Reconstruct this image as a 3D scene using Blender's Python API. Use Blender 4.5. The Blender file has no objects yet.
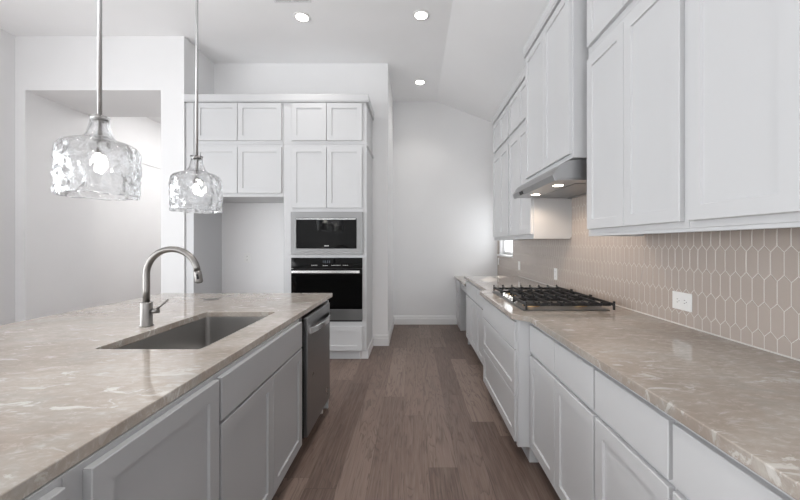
import bpy, bmesh, math, random
from mathutils import Vector, noise
random.seed(4)
S = bpy.context.scene
COL = S.collection
PI = math.pi

# ------------------------------------------------------------------ camera, world, lights, exposure
F, CX, CY, CH = 352.0, 413.0, 244.0, 1.34
cd = bpy.data.cameras.new('camera'); cam = bpy.data.objects.new('camera', cd); COL.objects.link(cam)
cam.location = (0, 0, CH); cam.rotation_euler = (PI/2, 0, 0)
cd.sensor_width = 36.0; cd.lens = F/800*36
cd.shift_x = (400-CX)/800; cd.shift_y = -(250-CY)/800
cd.clip_start = 0.02
S.camera = cam

S.view_settings.view_transform = 'Standard'; S.view_settings.look = 'None'
S.view_settings.gamma = 1; S.view_settings.use_curve_mapping = False
S.view_settings.exposure = 0.12
S.cycles.use_denoising = True
S.cycles.max_bounces = 10; S.cycles.diffuse_bounces = 6; S.cycles.transmission_bounces = 10; S.cycles.glossy_bounces = 4
S.cycles.sample_clamp_indirect = 6.0

w = bpy.data.worlds.new('world'); S.world = w; w.use_nodes = True
bg = w.node_tree.nodes['Background']; bg.inputs[0].default_value = (0.93, 0.97, 1.0, 1); bg.inputs[1].default_value = 3.0

def area(name, loc, rot, sx, sy, e, col=(1, 1, 1)):
    l = bpy.data.lights.new(name, 'AREA'); l.shape = 'RECTANGLE'; l.size = sx; l.size_y = sy; l.energy = e; l.color = col
    o = bpy.data.objects.new(name, l); o.location = loc; o.rotation_euler = rot; COL.objects.link(o); return o

XL, XR, YB, YREAR, H = -4.556, 1.42, 5.874, -4.5, 3.72          # room limits
# daylight entering at the window openings out of view (two in the left wall, one in the rear wall)
UP = 0.7                      # the ground outside throws much of the light upwards
area('daylight_left', (XL-0.05, -2.4, 1.5), (0, -PI/2-UP, 0), 2.3, 2.6, 95, (0.97, 0.985, 1))
area('daylight_left', (XL-0.05, 1.2, 1.5), (0, -PI/2-UP, 0), 2.3, 2.6, 75, (0.97, 0.985, 1))
area('daylight_rear', (-0.3, YREAR-0.05, 1.45), (PI/2+UP, 0, 0), 2.4, 2.3, 40, (1, 0.99, 0.98))
area('passage_fill', (-3.2, 6.8, H-0.02), (0, 0, 0), 1.6, 2.2, 60, (1, 0.985, 0.97))  # unseen fill added to brighten the room behind the passage
area('daylight_small_window', (XR+0.9, 5.0, 2.1), (0, PI/2-0.35, 0), 1.4, 1.4, 15, (0.95, 0.98, 1))
# spots under the ceiling, for the recessed lights and for added unseen rows
def downlight(x, y, e, cone=2.0):
    l = bpy.data.lights.new('ceiling_spot', 'SPOT'); l.energy = e; l.color = (1, 0.965, 0.92); l.spot_size = cone; l.spot_blend = 0.9; l.shadow_soft_size = 0.07
    o = bpy.data.objects.new('ceiling_spot', l); o.location = (x, y, H-0.02); COL.objects.link(o)
for x, y in ((-0.4, 2.6), (-0.4, 1.3), (-0.4, 0.0), (-2.4, 2.15), (-2.4, 0.65)): downlight(x, y, 60, 1.4)  # added spots without fixtures, out of view, to lift floor and base cabinets
# sun slanting in through the small window above the desk
sl = bpy.data.lights.new('sun', 'SUN'); sl.energy = 12.0; sl.angle = 0.009; sl.color = (1, 0.97, 0.93)
so = bpy.data.objects.new('sun', sl); COL.objects.link(so)
so.rotation_euler = Vector((-0.434, -0.90, -0.634)).to_track_quat('-Z', 'Y').to_euler()

# ------------------------------------------------------------------ materials
def nmat(name):
    m = bpy.data.materials.new(name); m.use_nodes = True
    nt = m.node_tree; b = nt.nodes['Principled BSDF']; return m, nt, b
def node(nt, typ, **kw):
    n = nt.nodes.new(typ)
    for k, v in kw.items():
        if k in n.bl_rna.properties: setattr(n, k, v)
        else: n.inputs[k].default_value = v
    return n
def coords(nt, scale=(1, 1, 1), rot=(0, 0, 0)):
    g = nt.nodes.new('ShaderNodeNewGeometry'); mp = nt.nodes.new('ShaderNodeMapping')
    mp.inputs['Scale'].default_value = scale; mp.inputs['Rotation'].default_value = rot
    nt.links.new(g.outputs['Position'], mp.inputs['Vector']); return mp.outputs['Vector']
def ramp(nt, src, stops, interp='LINEAR'):
    r = nt.nodes.new('ShaderNodeValToRGB'); r.color_ramp.interpolation = interp
    e = r.color_ramp.elements
    while len(e) < len(stops): e.new(0.5)
    for el, (p, c) in zip(e, stops):
        el.position = p; el.color = (c, c, c, 1) if not isinstance(c, tuple) else (*c, 1)
    nt.links.new(src, r.inputs[0]); return r.outputs[0]
def mixc(nt, fac, a, b, mode='MIX'):
    n = nt.nodes.new('ShaderNodeMix'); n.data_type = 'RGBA'; n.blend_type = mode
    for sock, v in ((n.inputs[0], fac), (n.inputs[6], a), (n.inputs[7], b)):
        if hasattr(v, 'links') or isinstance(v, bpy.types.NodeSocket): nt.links.new(v, sock)
        elif isinstance(v, tuple): sock.default_value = (*v, 1)
        else: sock.default_value = v
    return n.outputs[2]
def bump(nt, b, h, strength, dist):
    n = nt.nodes.new('ShaderNodeBump'); n.inputs['Strength'].default_value = strength; n.inputs['Distance'].default_value = dist
    nt.links.new(h, n.inputs['Height']); nt.links.new(n.outputs[0], b.inputs['Normal'])
def paint(name, c, rough=0.5, orange=0.0, spec=0.5):
    m, nt, b = nmat(name)
    n = node(nt, 'ShaderNodeTexNoise', Scale=3.0, Detail=2.0); nt.links.new(coords(nt), n.inputs['Vector'])
    col = mixc(nt, ramp(nt, n.outputs[0], [(0.3, 0.0), (0.7, 1.0)]), tuple(x*0.985 for x in c), c)
    nt.links.new(col, b.inputs['Base Color']); b.inputs['Roughness'].default_value = rough
    b.inputs['Specular IOR Level'].default_value = spec
    if orange:
        n2 = node(nt, 'ShaderNodeTexNoise', Scale=140.0, Detail=2.0); nt.links.new(coords(nt), n2.inputs['Vector'])
        bump(nt, b, n2.outputs[0], orange, 0.002)
    return m
def metal(name, c, rough, aniso=(1, 1, 60), amt=0.06):
    m, nt, b = nmat(name); b.inputs['Metallic'].default_value = 1.0
    n = node(nt, 'ShaderNodeTexNoise', Scale=6.0, Detail=3.0); nt.links.new(coords(nt, aniso), n.inputs['Vector'])
    nt.links.new(mixc(nt, n.outputs[0], tuple(x*(1-amt) for x in c), tuple(min(1, x*(1+amt)) for x in c)), b.inputs['Base Color'])
    r = nt.nodes.new('ShaderNodeMapRange'); nt.links.new(n.outputs[0], r.inputs[0])
    r.inputs[3].default_value = rough*0.8; r.inputs[4].default_value = rough*1.2
    nt.links.new(r.outputs[0], b.inputs['Roughness']); return m
def plain(name, c, rough=0.4, metallic=0.0, spec=0.5):
    m, nt, b = nmat(name)
    n = node(nt, 'ShaderNodeTexNoise', Scale=20.0); nt.links.new(coords(nt), n.inputs['Vector'])
    nt.links.new(mixc(nt, n.outputs[0], tuple(x*0.97 for x in c), c), b.inputs['Base Color'])
    b.inputs['Roughness'].default_value = rough; b.inputs['Metallic'].default_value = metallic
    b.inputs['Specular IOR Level'].default_value = spec; return m
def glow(name, c, s):
    m = bpy.data.materials.new(name); m.use_nodes = True; nt = m.node_tree; nt.nodes.clear()
    e = nt.nodes.new('ShaderNodeEmission'); o = nt.nodes.new('ShaderNodeOutputMaterial')
    e.inputs[0].default_value = (*c, 1); e.inputs[1].default_value = s; nt.links.new(e.outputs[0], o.inputs[0]); return m

def marble():
    m, nt, b = nmat('marble')
    v = coords(nt, (1, 1, 1), (0, 0, 0.5))
    d = node(nt, 'ShaderNodeTexNoise', Scale=2.6, Detail=7.0, Roughness=0.6, Distortion=0.5); nt.links.new(v, d.inputs['Vector'])
    base = mixc(nt, ramp(nt, d.outputs[0], [(0.38, 0.0), (0.62, 1.0)]), (0.31, 0.262, 0.225), (0.41, 0.37, 0.33))
    g = node(nt, 'ShaderNodeTexNoise', Scale=3.4, Detail=6.0, Roughness=0.6, Distortion=0.8); nt.links.new(coords(nt, (1, 1.5, 1), (0, 0, 0.9)), g.inputs['Vector'])
    base = mixc(nt, ramp(nt, g.outputs[0], [(0.5, 0.0), (0.66, 0.6)]), base, (0.345, 0.335, 0.31))
    f = node(nt, 'ShaderNodeTexNoise', Scale=34.0, Detail=6.0, Roughness=0.7, Distortion=0.6); nt.links.new(coords(nt, (0.7, 1.5, 1), (0, 0, -0.35)), f.inputs['Vector'])
    base = mixc(nt, ramp(nt, f.outputs[0], [(0.35, 0.35), (0.55, 0.0)]), base, (0.25, 0.215, 0.185))
    base = mixc(nt, ramp(nt, f.outputs[0], [(0.54, 0.0), (0.70, 0.45)]), base, (0.56, 0.535, 0.50))
    # torn white patches, only here and there
    s = node(nt, 'ShaderNodeTexNoise', Scale=13.0, Detail=7.0, Roughness=0.68, Distortion=0.9); nt.links.new(coords(nt, (0.62, 1.5, 1), (0, 0, -0.3)), s.inputs['Vector'])
    k = node(nt, 'ShaderNodeTexNoise', Scale=3.0, Detail=2.0); nt.links.new(coords(nt, (1, 1, 1), (0, 0, 1.7)), k.inputs['Vector'])
    mul = nt.nodes.new('ShaderNodeMath'); mul.operation = 'MULTIPLY'
    nt.links.new(ramp(nt, s.outputs[0], [(0.565, 0.0), (0.615, 0.55), (0.72, 0.8)]), mul.inputs[0]); nt.links.new(ramp(nt, k.outputs[0], [(0.42, 0.25), (0.6, 1.0)]), mul.inputs[1])
    base = mixc(nt, mul.outputs[0], base, (0.66, 0.645, 0.62))
    # few thin dark veins
    t = node(nt, 'ShaderNodeTexNoise', Scale=2.0, Detail=8.0, Roughness=0.6, Distortion=0.7); nt.links.new(coords(nt, (1, 1.4, 1), (0, 0, 0.2)), t.inputs['Vector'])
    mul2 = nt.nodes.new('ShaderNodeMath'); mul2.operation = 'MULTIPLY'
    nt.links.new(ramp(nt, t.outputs[0], [(0.49, 0.0), (0.5, 0.5), (0.51, 0.0)]), mul2.inputs[0]); nt.links.new(ramp(nt, k.outputs[0], [(0.35, 0.7), (0.5, 0.0)]), mul2.inputs[1])
    base = mixc(nt, mul2.outputs[0], base, (0.25, 0.20, 0.165))
    nt.links.new(base, b.inputs['Base Color'])
    b.inputs['Roughness'].default_value = 0.07; b.inputs['Specular IOR Level'].default_value = 0.5
    return m

def wood_floor():
    m, nt, b = nmat('oak_planks')
    g = nt.nodes.new('ShaderNodeNewGeometry'); sp = nt.nodes.new('ShaderNodeSeparateXYZ'); nt.links.new(g.outputs['Position'], sp.inputs[0])
    def mt(op, a, bb=None):
        n = nt.nodes.new('ShaderNodeMath'); n.operation = op
        for i, v in enumerate((a, bb)):
            if v is None: continue
            if isinstance(v, (int, float)): n.inputs[i].default_value = v
            else: nt.links.new(v, n.inputs[i])
        return n.outputs[0]
    u = mt('DIVIDE', mt('ADD', sp.outputs[0], 20.03), 0.172); row = mt('FLOOR', u); fu = mt('FRACT', u)
    wn = node(nt, 'ShaderNodeTexWhiteNoise', noise_dimensions='1D'); nt.links.new(row, wn.inputs['W'])
    vv = mt('ADD', mt('DIVIDE', mt('ADD', sp.outputs[1], 20.0), 1.45), mt('MULTIPLY', wn.outputs[0], 7.0)); cell = mt('FLOOR', vv); fv = mt('FRACT', vv)
    cb = nt.nodes.new('ShaderNodeCombineXYZ'); nt.links.new(row, cb.inputs[0]); nt.links.new(cell, cb.inputs[1])
    idn = node(nt, 'ShaderNodeTexWhiteNoise', noise_dimensions='3D'); nt.links.new(cb.outputs[0], idn.inputs['Vector'])
    rnd = idn.outputs[0]
    # grain, shifted per plank
    off = nt.nodes.new('ShaderNodeVectorMath'); off.operation = 'MULTIPLY_ADD'
    nt.links.new(idn.outputs[1], off.inputs[0]); off.inputs[1].default_value = (9, 9, 9); nt.links.new(g.outputs['Position'], off.inputs[2])
    mp = nt.nodes.new('ShaderNodeMapping'); mp.inputs['Scale'].default_value = (7, 0.7, 1); nt.links.new(off.outputs[0], mp.inputs[0])
    n1 = node(nt, 'ShaderNodeTexNoise', Scale=1.5, Detail=3.0, Distortion=0.8); nt.links.new(mp.outputs[0], n1.inputs['Vector'])
    rings = mt('FRACT', mt('MULTIPLY', n1.outputs[0], 9.0))
    mp2 = nt.nodes.new('ShaderNodeMapping'); mp2.inputs['Scale'].default_value = (120, 5, 1); nt.links.new(off.outputs[0], mp2.inputs[0])
    n2 = node(nt, 'ShaderNodeTexNoise', Scale=1.0, Detail=4.0); nt.links.new(mp2.outputs[0], n2.inputs['Vector'])
    tone = ramp(nt, rnd, [(0.0, (0.094, 0.060, 0.047)), (0.3, (0.142, 0.097, 0.079)), (0.65, (0.185, 0.132, 0.108)), (1.0, (0.24, 0.178, 0.148))])
    c = mixc(nt, ramp(nt, rings, [(0.0, 0.0), (0.6, 0.12), (0.92, 0.7), (1.0, 0.0)]), tone, (0.070, 0.046, 0.037))
    c = mixc(nt, ramp(nt, n2.outputs[0], [(0.4, 0.0), (0.7, 0.35)]), c, (0.26, 0.205, 0.178))
    ex = mt('MINIMUM', fu, mt('SUBTRACT', 1.0, fu)); ey = mt('MULTIPLY', mt('MINIMUM', fv, mt('SUBTRACT', 1.0, fv)), 1.45/0.172)
    edge = mt('MINIMUM', ex, ey); gap = ramp(nt, edge, [(0.0, 1.0), (0.013, 0.0)])
    c = mixc(nt, mt('MULTIPLY', gap, 0.6), c, (0.03, 0.02, 0.017))
    nt.links.new(c, b.inputs['Base Color'])
    b.inputs['Roughness'].default_value = 0.42; b.inputs['Specular IOR Level'].default_value = 0.4
    bump(nt, b, mt('ADD', mt('MULTIPLY', n2.outputs[0], 0.3), mt('SUBTRACT', 1.0, gap)), 0.25, 0.001)
    return m

def glass_mat(name, ior=1.45, rough=0.0, tint=(1, 1, 1)):
    m = bpy.data.materials.new(name); m.use_nodes = True; nt = m.node_tree; nt.nodes.clear()
    g = nt.nodes.new('ShaderNodeBsdfGlass'); o = nt.nodes.new('ShaderNodeOutputMaterial')
    g.inputs['Color'].default_value = (*tint, 1); g.inputs['IOR'].default_value = ior; g.inputs['Roughness'].default_value = rough
    t = nt.nodes.new('ShaderNodeBsdfTransparent'); mx = nt.nodes.new('ShaderNodeMixShader'); mx.inputs[0].default_value = 0.64
    nt.links.new(t.outputs[0], mx.inputs[1]); nt.links.new(g.outputs[0], mx.inputs[2]); nt.links.new(mx.outputs[0], o.inputs[0])
    return m
def pane_mat():
    m = bpy.data.materials.new('window_glass'); m.use_nodes = True; nt = m.node_tree; nt.nodes.clear()
    t = nt.nodes.new('ShaderNodeBsdfTransparent'); g = nt.nodes.new('ShaderNodeBsdfGlossy'); g.inputs['Roughness'].default_value = 0.02
    mx = nt.nodes.new('ShaderNodeMixShader'); mx.inputs[0].default_value = 0.07; o = nt.nodes.new('ShaderNodeOutputMaterial')
    nt.links.new(t.outputs[0], mx.inputs[1]); nt.links.new(g.outputs[0], mx.inputs[2]); nt.links.new(mx.outputs[0], o.inputs[0]); return m

WALL = paint('wall_paint', (0.81, 0.81, 0.815), 0.7, 0.08, 0.3)
CEIL = paint('ceiling_paint', (0.88, 0.88, 0.885), 0.8, 0.08, 0.2)
TRIM = paint('trim_paint', (0.78, 0.78, 0.785), 0.35)
WHITE = paint('white_cabinet_paint', (0.585, 0.59, 0.60), 0.38)
GREY = paint('grey_cabinet_paint', (0.35, 0.353, 0.36), 0.38)
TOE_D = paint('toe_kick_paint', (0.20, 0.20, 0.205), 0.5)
MARBLE = marble()
FLOOR = wood_floor()
STEEL = metal('brushed_steel', (0.23, 0.23, 0.23), 0.42)
STEEL_H = metal('polished_steel', (0.74, 0.74, 0.74), 0.16)
STEEL_D = metal('dark_stainless', (0.30, 0.305, 0.31), 0.30, (60, 1, 1))
NICKEL = metal('brushed_nickel', (0.235, 0.225, 0.215), 0.36, (40, 40, 1))
STEEL_R = metal('satin_steel', (0.52, 0.52, 0.52), 0.42)
SINKM = metal('sink_steel', (0.42, 0.41, 0.40), 0.38, (30, 1, 1))
HOODM = metal('hood_steel', (0.42, 0.42, 0.425), 0.32, (1, 40, 1))
BLACKG = plain('black_glass', (0.003, 0.003, 0.003), 0.04, 0.0, 0.18)
BLACK = plain('black_enamel', (0.012, 0.012, 0.013), 0.35)
IRON = plain('cast_iron', (0.013, 0.013, 0.014), 0.45)
BRASS = metal('brass', (0.72, 0.50, 0.27), 0.3)
PLASTIC = plain('white_plastic', (0.82, 0.82, 0.81), 0.3)
DARK = plain('dark_slot', (0.02, 0.02, 0.02), 0.6)
TILE = plain('taupe_tile', (0.455, 0.395, 0.355), 0.14)
GROUT = plain('grout', (0.66, 0.635, 0.60), 0.8)
LAMP = glow('lamp_white', (1, 0.97, 0.92), 18.0)
HOODL = glow('hood_lamp_lens', (1, 0.86, 0.70), 14.0)
BULB = glow('bulb', (1, 0.95, 0.88), 22.0)
GLASS = glass_mat('wavy_glass', 1.45, 0.0, (0.97, 0.975, 0.98))
PANE = pane_mat()

# ------------------------------------------------------------------ mesh helpers
class MB:
    def __init__(s): s.bm = bmesh.new()
    def box(s, a, b):
        x0, x1 = sorted((a[0], b[0])); y0, y1 = sorted((a[1], b[1])); z0, z1 = sorted((a[2], b[2]))
        v = [s.bm.verts.new(p) for p in ((x0,y0,z0),(x1,y0,z0),(x1,y1,z0),(x0,y1,z0),(x0,y0,z1),(x1,y0,z1),(x1,y1,z1),(x0,y1,z1))]
        for f in ((0,3,2,1),(4,5,6,7),(0,1,5,4),(1,2,6,5),(2,3,7,6),(3,0,4,7)): s.bm.faces.new([v[i] for i in f])
        return s
    def prism(s, pts, axis, lo, hi):
        """closed outline pts (2D) pushed along axis from lo to hi"""
        def p3(p, t): return {'x': (t, p[0], p[1]), 'y': (p[0], t, p[1]), 'z': (p[0], p[1], t)}[axis]
        a = [s.bm.verts.new(p3(p, lo)) for p in pts]; b = [s.bm.verts.new(p3(p, hi)) for p in pts]
        fs = [s.bm.faces.new(a), s.bm.faces.new(b[::-1])]; n = len(pts)
        for i in range(n): fs.append(s.bm.faces.new((a[i], a[(i+1) % n], b[(i+1) % n], b[i])))
        bmesh.ops.recalc_face_normals(s.bm, faces=fs); return s
    def lathe(s, prof, c, n=32, axis='z', closed=False):
        """profile of (r, t) round an axis through c"""
        rings = []
        for r, t in prof:
            ring = []
            for i in range(n):
                a = 2*PI*i/n; p = {'z': (r*math.cos(a), r*math.sin(a), t), 'x': (t, r*math.cos(a), r*math.sin(a)), 'y': (r*math.cos(a), t, r*math.sin(a))}[axis]
                ring.append(s.bm.verts.new((c[0]+p[0], c[1]+p[1], c[2]+p[2])))
            rings.append(ring)
        fs = []
        for k in range(len(rings)-1 + (1 if closed else 0)):
            A, B = rings[k], rings[(k+1) % len(rings)]
            for i in range(n): fs.append(s.bm.faces.new((A[i], A[(i+1) % n], B[(i+1) % n], B[i])))
        if not closed: fs += [s.bm.faces.new(rings[0][::-1]), s.bm.faces.new(rings[-1])]
        for f in fs: f.smooth = True
        bmesh.ops.recalc_face_normals(s.bm, faces=fs); return s
    def tube(s, pts, r, n=14):
        pts = [Vector(p) for p in pts]; rs = r if isinstance(r, list) else [r]*len(pts)
        rings = []; nrm = None
        for i, p in enumerate(pts):
            t = (pts[min(i+1, len(pts)-1)] - pts[max(i-1, 0)]).normalized()
            if nrm is None: nrm = t.orthogonal().normalized()
            nrm = (nrm - t*nrm.dot(t)).normalized(); bi = t.cross(nrm)
            rings.append([s.bm.verts.new(p + rs[i]*(math.cos(2*PI*k/n)*nrm + math.sin(2*PI*k/n)*bi)) for k in range(n)])
        fs = []
        for A, B in zip(rings, rings[1:]):
            for k in range(n):
                f = s.bm.faces.new((A[k], A[(k+1) % n], B[(k+1) % n], B[k])); f.smooth = True; fs.append(f)
        fs += [s.bm.faces.new(rings[0][::-1]), s.bm.faces.new(rings[-1])]
        bmesh.ops.recalc_face_normals(s.bm, faces=fs); return s
    def front(s, face, plane, u0, u1, v0, v1, t=0.02, rail=None, deep=0.009):
        """a slab (rail None) or shaker front standing out by t from a plane; face is '-x', '+x' or '-y'"""
        def P(u, v, d): return {'-x': (plane-d, u, v), '+x': (plane+d, u, v), '-y': (u, plane-d, v)}[face]
        e = 0.002
        loops = [(0, 0.0005), (0, t-e), (e, t)]
        if rail: loops += [(rail-0.001, t), (rail+0.0012, t-deep)]
        rings = [[s.bm.verts.new(P(a, b, d)) for a, b in ((u0+i, v0+i), (u1-i, v0+i), (u1-i, v1-i), (u0+i, v1-i))] for i, d in loops]
        fs = [s.bm.faces.new(rings[0])]
        for A, B in zip(rings, rings[1:]):
            for k in range(4): fs.append(s.bm.faces.new((A[k], A[(k+1) % 4], B[(k+1) % 4], B[k])))
        fs.append(s.bm.faces.new(rings[-1]))
        bmesh.ops.recalc_face_normals(s.bm, faces=fs); return s
    def build(s, name, mat, loc=(0, 0, 0), parent=None, bev=0.0, seg=2):
        me = bpy.data.meshes.new(name); bmesh.ops.translate(s.bm, verts=s.bm.verts, vec=-Vector(loc))
        s.bm.to_mesh(me); s.bm.free(); me.materials.append(mat)
        o = bpy.data.objects.new(name, me); COL.objects.link(o)
        if parent: o.parent = parent
        else: o.location = loc
        if bev:
            md = o.modifiers.new('bevel', 'BEVEL'); md.width = bev; md.segments = seg; md.limit_method = 'ANGLE'; md.angle_limit = 0.7
        return o

def mark(o, label, cat, group=None):
    o['label'] = label; o['category'] = cat
    if group: o['group'] = group
    return o
class Thing:
    def __init__(s, name, label, cat, loc, group=None):
        s.loc = loc; s.root = bpy.data.objects.new(name, None); s.root.location = loc; s.root.empty_display_size = 0.05
        COL.objects.link(s.root); mark(s.root, label, cat, group)
    def part(s, name, mb, mat, parent=None, bev=0.0, seg=2, label=None):
        o = mb.build(name, mat, s.loc, parent or s.root, bev, seg)
        if label: o['label'] = label
        return o
def single(name, mb, mat, loc, label, cat, group=None, bev=0.0, seg=2):
    return mark(mb.build(name, mat, loc, None, bev, seg), label, cat, group)
def struct(name, mb, mat, loc=(0, 0, 0), bev=0.0):
    o = mb.build(name, mat, loc, None, bev); o['kind'] = 'structure'; return o

# ------------------------------------------------------------------ room shell
YF = 4.05                     # face frame plane of the tall cabinets; their doors stand 20 mm proud of it
YN = 4.64                     # wall behind the tall cabinets
XN = -2.62                    # side of the niche
XH = -0.33                    # corner where the niche wall turns into the hall
XO0, XO1, ZO = -4.44, -2.885, 3.10     # passage opening in the left wall
YP = 4.878                    # back of the passage soffit
T = 0.12
ZRW = 3.33                    # height of the right wall under the sloped ceiling
XC = 0.39                     # crease of the ceiling
struct('floor', MB().box((-6.2, YREAR-T, -0.1), (XR+T, 8.6, 0)), FLOOR)
cm = MB().prism([(-6.2, H), (XC, H), (XR+T, H-(H-ZRW)*(XR+T-XC)/(XR-XC)), (XR+T, H+0.1), (-6.2, H+0.1)], 'y', YREAR-T, 8.6)
struct('ceiling', cm, CEIL)
W0, W1, WZ0, WZ1 = 5.02, 5.72, 1.175, 1.98              # window in the right wall above the desk
struct('wall_right', MB().box((XR, YREAR, 0), (XR+T, W0, 3.36)).box((XR, W1, 0), (XR+T, YB+T, 3.36)).box((XR, W0, 0), (XR+T, W1, WZ0)).box((XR, W0, WZ1), (XR+T, W1, 3.36)), WALL)
struct('wall_back', MB().box((XH-T, YB, 0), (XR, YB+T, H)), WALL)
struct('wall_hall', MB().box((XH-T, YN+T, 0), (XH, YB, H)), WALL)
struct('wall_niche', MB().box((XN-0.265, YN, 0), (XH, YN+T, H)), WALL)
# wall with the passage opening: header, right jamb (also the niche's side), left return
struct('wall_passage', MB().box((XO0, 4.03, ZO), (XO1, YP, H)).box((XO1, 4.03, 0), (XN, YN, H)).box((XO1, YN+T, 0), (XO1+T, YP, H)).box((XL-T, 4.03, 0), (XO0, YP, H)), WALL)
struct('wall_far', MB().box((-6.2, 8.45, 0), (XH, 8.57, H))
       .box((-5.12, YP, 0), (-5.0, 8.45, H)).box((-5.12, YP-T, 0), (XL-T, YP, H)).box((XO1+T, YP, 0), (XO1+T+0.12, 8.45, H)), WALL)
struct('trim_1', MB().box((-5.0, YP+0.02, 2.825), (-4.985, 8.44, 2.855)), TRIM)
wl = MB()
for (a, b) in ((YREAR, -3.75), (-1.05, -0.15), (2.55, 4.03)): wl.box((XL-T, a, 0), (XL, b, H))
for (a, b) in ((-3.75, -1.05), (-0.15, 2.55)): wl.box((XL-T, a, 0), (XL, b, 0.32)).box((XL-T, a, 2.7), (XL, b, H))
struct('wall_left', wl, WALL)
struct('wall_rear', MB().box((XL-T, YREAR-T, 0), (-1.55, YREAR, H)).box((0.95, YREAR-T, 0), (XR, YREAR, H)).box((-1.55, YREAR-T, 0), (0.95, YREAR, 0.25)).box((-1.55, YREAR-T, 2.65), (0.95, YREAR, H)), WALL)
def win_frame(name, axis, plane, a, b, z0, z1, n=2):
    mb = MB(); t = 0.045; d0, d1 = plane-0.02, plane+0.02
    def bx(u0, u1, v0, v1):
        if axis == 'x': mb.box((d0, u0, v0), (d1, u1, v1))
        else: mb.box((u0, d0, v0), (u1, d1, v1))
    bx(a, a+t, z0, z1); bx(b-t, b, z0, z1); bx(a+t, b-t, z0, z0+t); bx(a+t, b-t, z1-t, z1)
    for k in range(1, n): c = a+(b-a)*k/n; bx(c-0.02, c+0.02, z0+t, z1-t)
    return struct(name, mb, TRIM)
win_frame('window_2', 'x', XL-0.03, -3.75, -1.05, 0.32, 2.7, 3)
win_frame('window_3', 'x', XL-0.03, -0.15, 2.55, 0.32, 2.7, 3)
win_frame('window_4', 'y', YREAR-0.03, -1.55, 0.95, 0.25, 2.65, 3)
wf = win_frame('window_1', 'x', XR+0.075, W0, W1, WZ0, WZ1, 1)
wfm = MB().box((XR+0.055, W0+0.045, 1.56), (XR+0.095, W1-0.045, 1.60)).build('meeting_rail', TRIM, (0, 0, 0), wf)
MB().box((XR+0.073, W0+0.045, WZ0+0.045), (XR+0.077, W1-0.045, 1.56)).build('pane', PANE, (0, 0, 0), wf)
MB().box((XR+0.073, W0+0.045, 1.60), (XR+0.077, W1-0.045, WZ1-0.045)).build('pane', PANE, (0, 0, 0), wf)
MB().box((XR-0.045, W0-0.05, WZ0-0.028), (XR+0.055, W1+0.05, WZ0)).build('window_sill', TRIM, (0, 0, 0), wf, 0.004)

def base_prof(d): return [(0, 0), (-d, 0), (-d, 0.095), (-d+0.004, 0.105), (-d+0.006, 0.135), (-0.002, 0.145), (0, 0.145)]
mb = MB(); mb.prism([(YB-p[0]*-1 if False else YB+p[0], p[1]) for p in base_prof(0.016)], 'x', XH+0.0005, 0.8); struct('baseboard_back', mb, TRIM)
mb = MB(); mb.prism([(XH-p[0], p[1]) for p in base_prof(0.016)], 'y', YN-0.016, YB-0.016); struct('baseboard_hall', mb, TRIM)
mb = MB(); mb.prism([(YN+p[0], p[1]) for p in base_prof(0.016)], 'x', -0.518, XH); struct('baseboard_niche', mb, TRIM)

# ------------------------------------------------------------------ tall cabinet wall
RAIL = 0.057
XT1 = -0.535                  # outer side of the oven tower
XTS = -1.489                  # side of the tower next to the fridge opening
XP = -2.52                    # inner side of the left panel
# tall side panel at the far left of the fridge opening
t = Thing('fridge_panel', 'tall narrow white end panel left of the empty fridge opening', 'panel', (-2.57, YF, 0))
t.part('panel', MB().box((XN+0.002, YF, 0), (XP, YN-0.002, 2.965)), WHITE, bev=0.0015)
t.part('stile', MB().box((-2.575, YF-0.006, 0), (XP, YF-0.0005, 2.965)), WHITE, bev=0.0015)
def tall_unit(name, label, x0, x1, z0, z1, doors, loc, y1=YN-0.002):
    t = Thing(name, label, 'cabinet', loc)
    t.part('carcass', MB().box((x0, YF, z0), (x1, y1, z1)), WHITE, bev=0.001)
    for (a, b, c, d) in doors: t.part('door', MB().front('-y', YF, a, b, c, d, rail=RAIL), WHITE)
    return t
tall_unit('wall_cabinet', 'wide white two-door cabinet directly above the empty fridge opening', XP+0.002, XTS-0.001, 1.882, 2.487, [(-2.492, -2.0145, 1.924, 2.451), (-2.0085, -1.509, 1.924, 2.451)], (-2.0, YF, 1.882))
tall_unit('wall_cabinet', 'wide low white cabinet in the top row, left of the oven column', XP+0.002, XTS-0.001, 2.489, 2.968, [(-2.492, -2.0145, 2.527, 2.955), (-2.0085, -1.509, 2.527, 2.955)], (-2.0, YF, 2.489))
tall_unit('wall_cabinet', 'small two-door white cabinet topping the oven tower', XTS+0.001, XT1, 2.489, 2.968, [(-1.39, -0.9935, 2.527, 2.955), (-0.9875, -0.584, 2.527, 2.955)], (-1.0, YF, 2.489))
# oven tower with real openings for both appliances
t = Thing('oven_tower', 'tall white cabinet tower housing the microwave and the wall oven', 'cabinet', (-1.01, YF, 0))
MX0, MX1 = -1.385, -0.585     # appliance opening
mb = MB()
mb.box((XTS+0.001, YF, 0.105), (MX0, YN-0.002, 2.487)).box((MX1, YF, 0.105), (XT1, YN-0.002, 2.487))
mb.box((MX0, YF, 1.700), (MX1, YN-0.002, 2.487)).box((MX0, YF, 1.176), (MX1, YN-0.002, 1.226)).box((MX0, YF, 0.105), (MX1, YN-0.002, 0.452)).box((MX0, YN-0.02, 0.452), (MX1, YN-0.002, 1.7))
t.part('carcass', mb, WHITE)
t.part('door', MB().front('-y', YF, -1.39, -0.9935, 1.7535, 2.451, rail=RAIL), WHITE)
t.part('door', MB().front('-y', YF, -0.9875, -0.584, 1.7535, 2.451, rail=RAIL), WHITE)
t.part('drawer', MB().front('-y', YF, -1.39, -0.584, 0.117, 0.392, rail=RAIL), WHITE)
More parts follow.
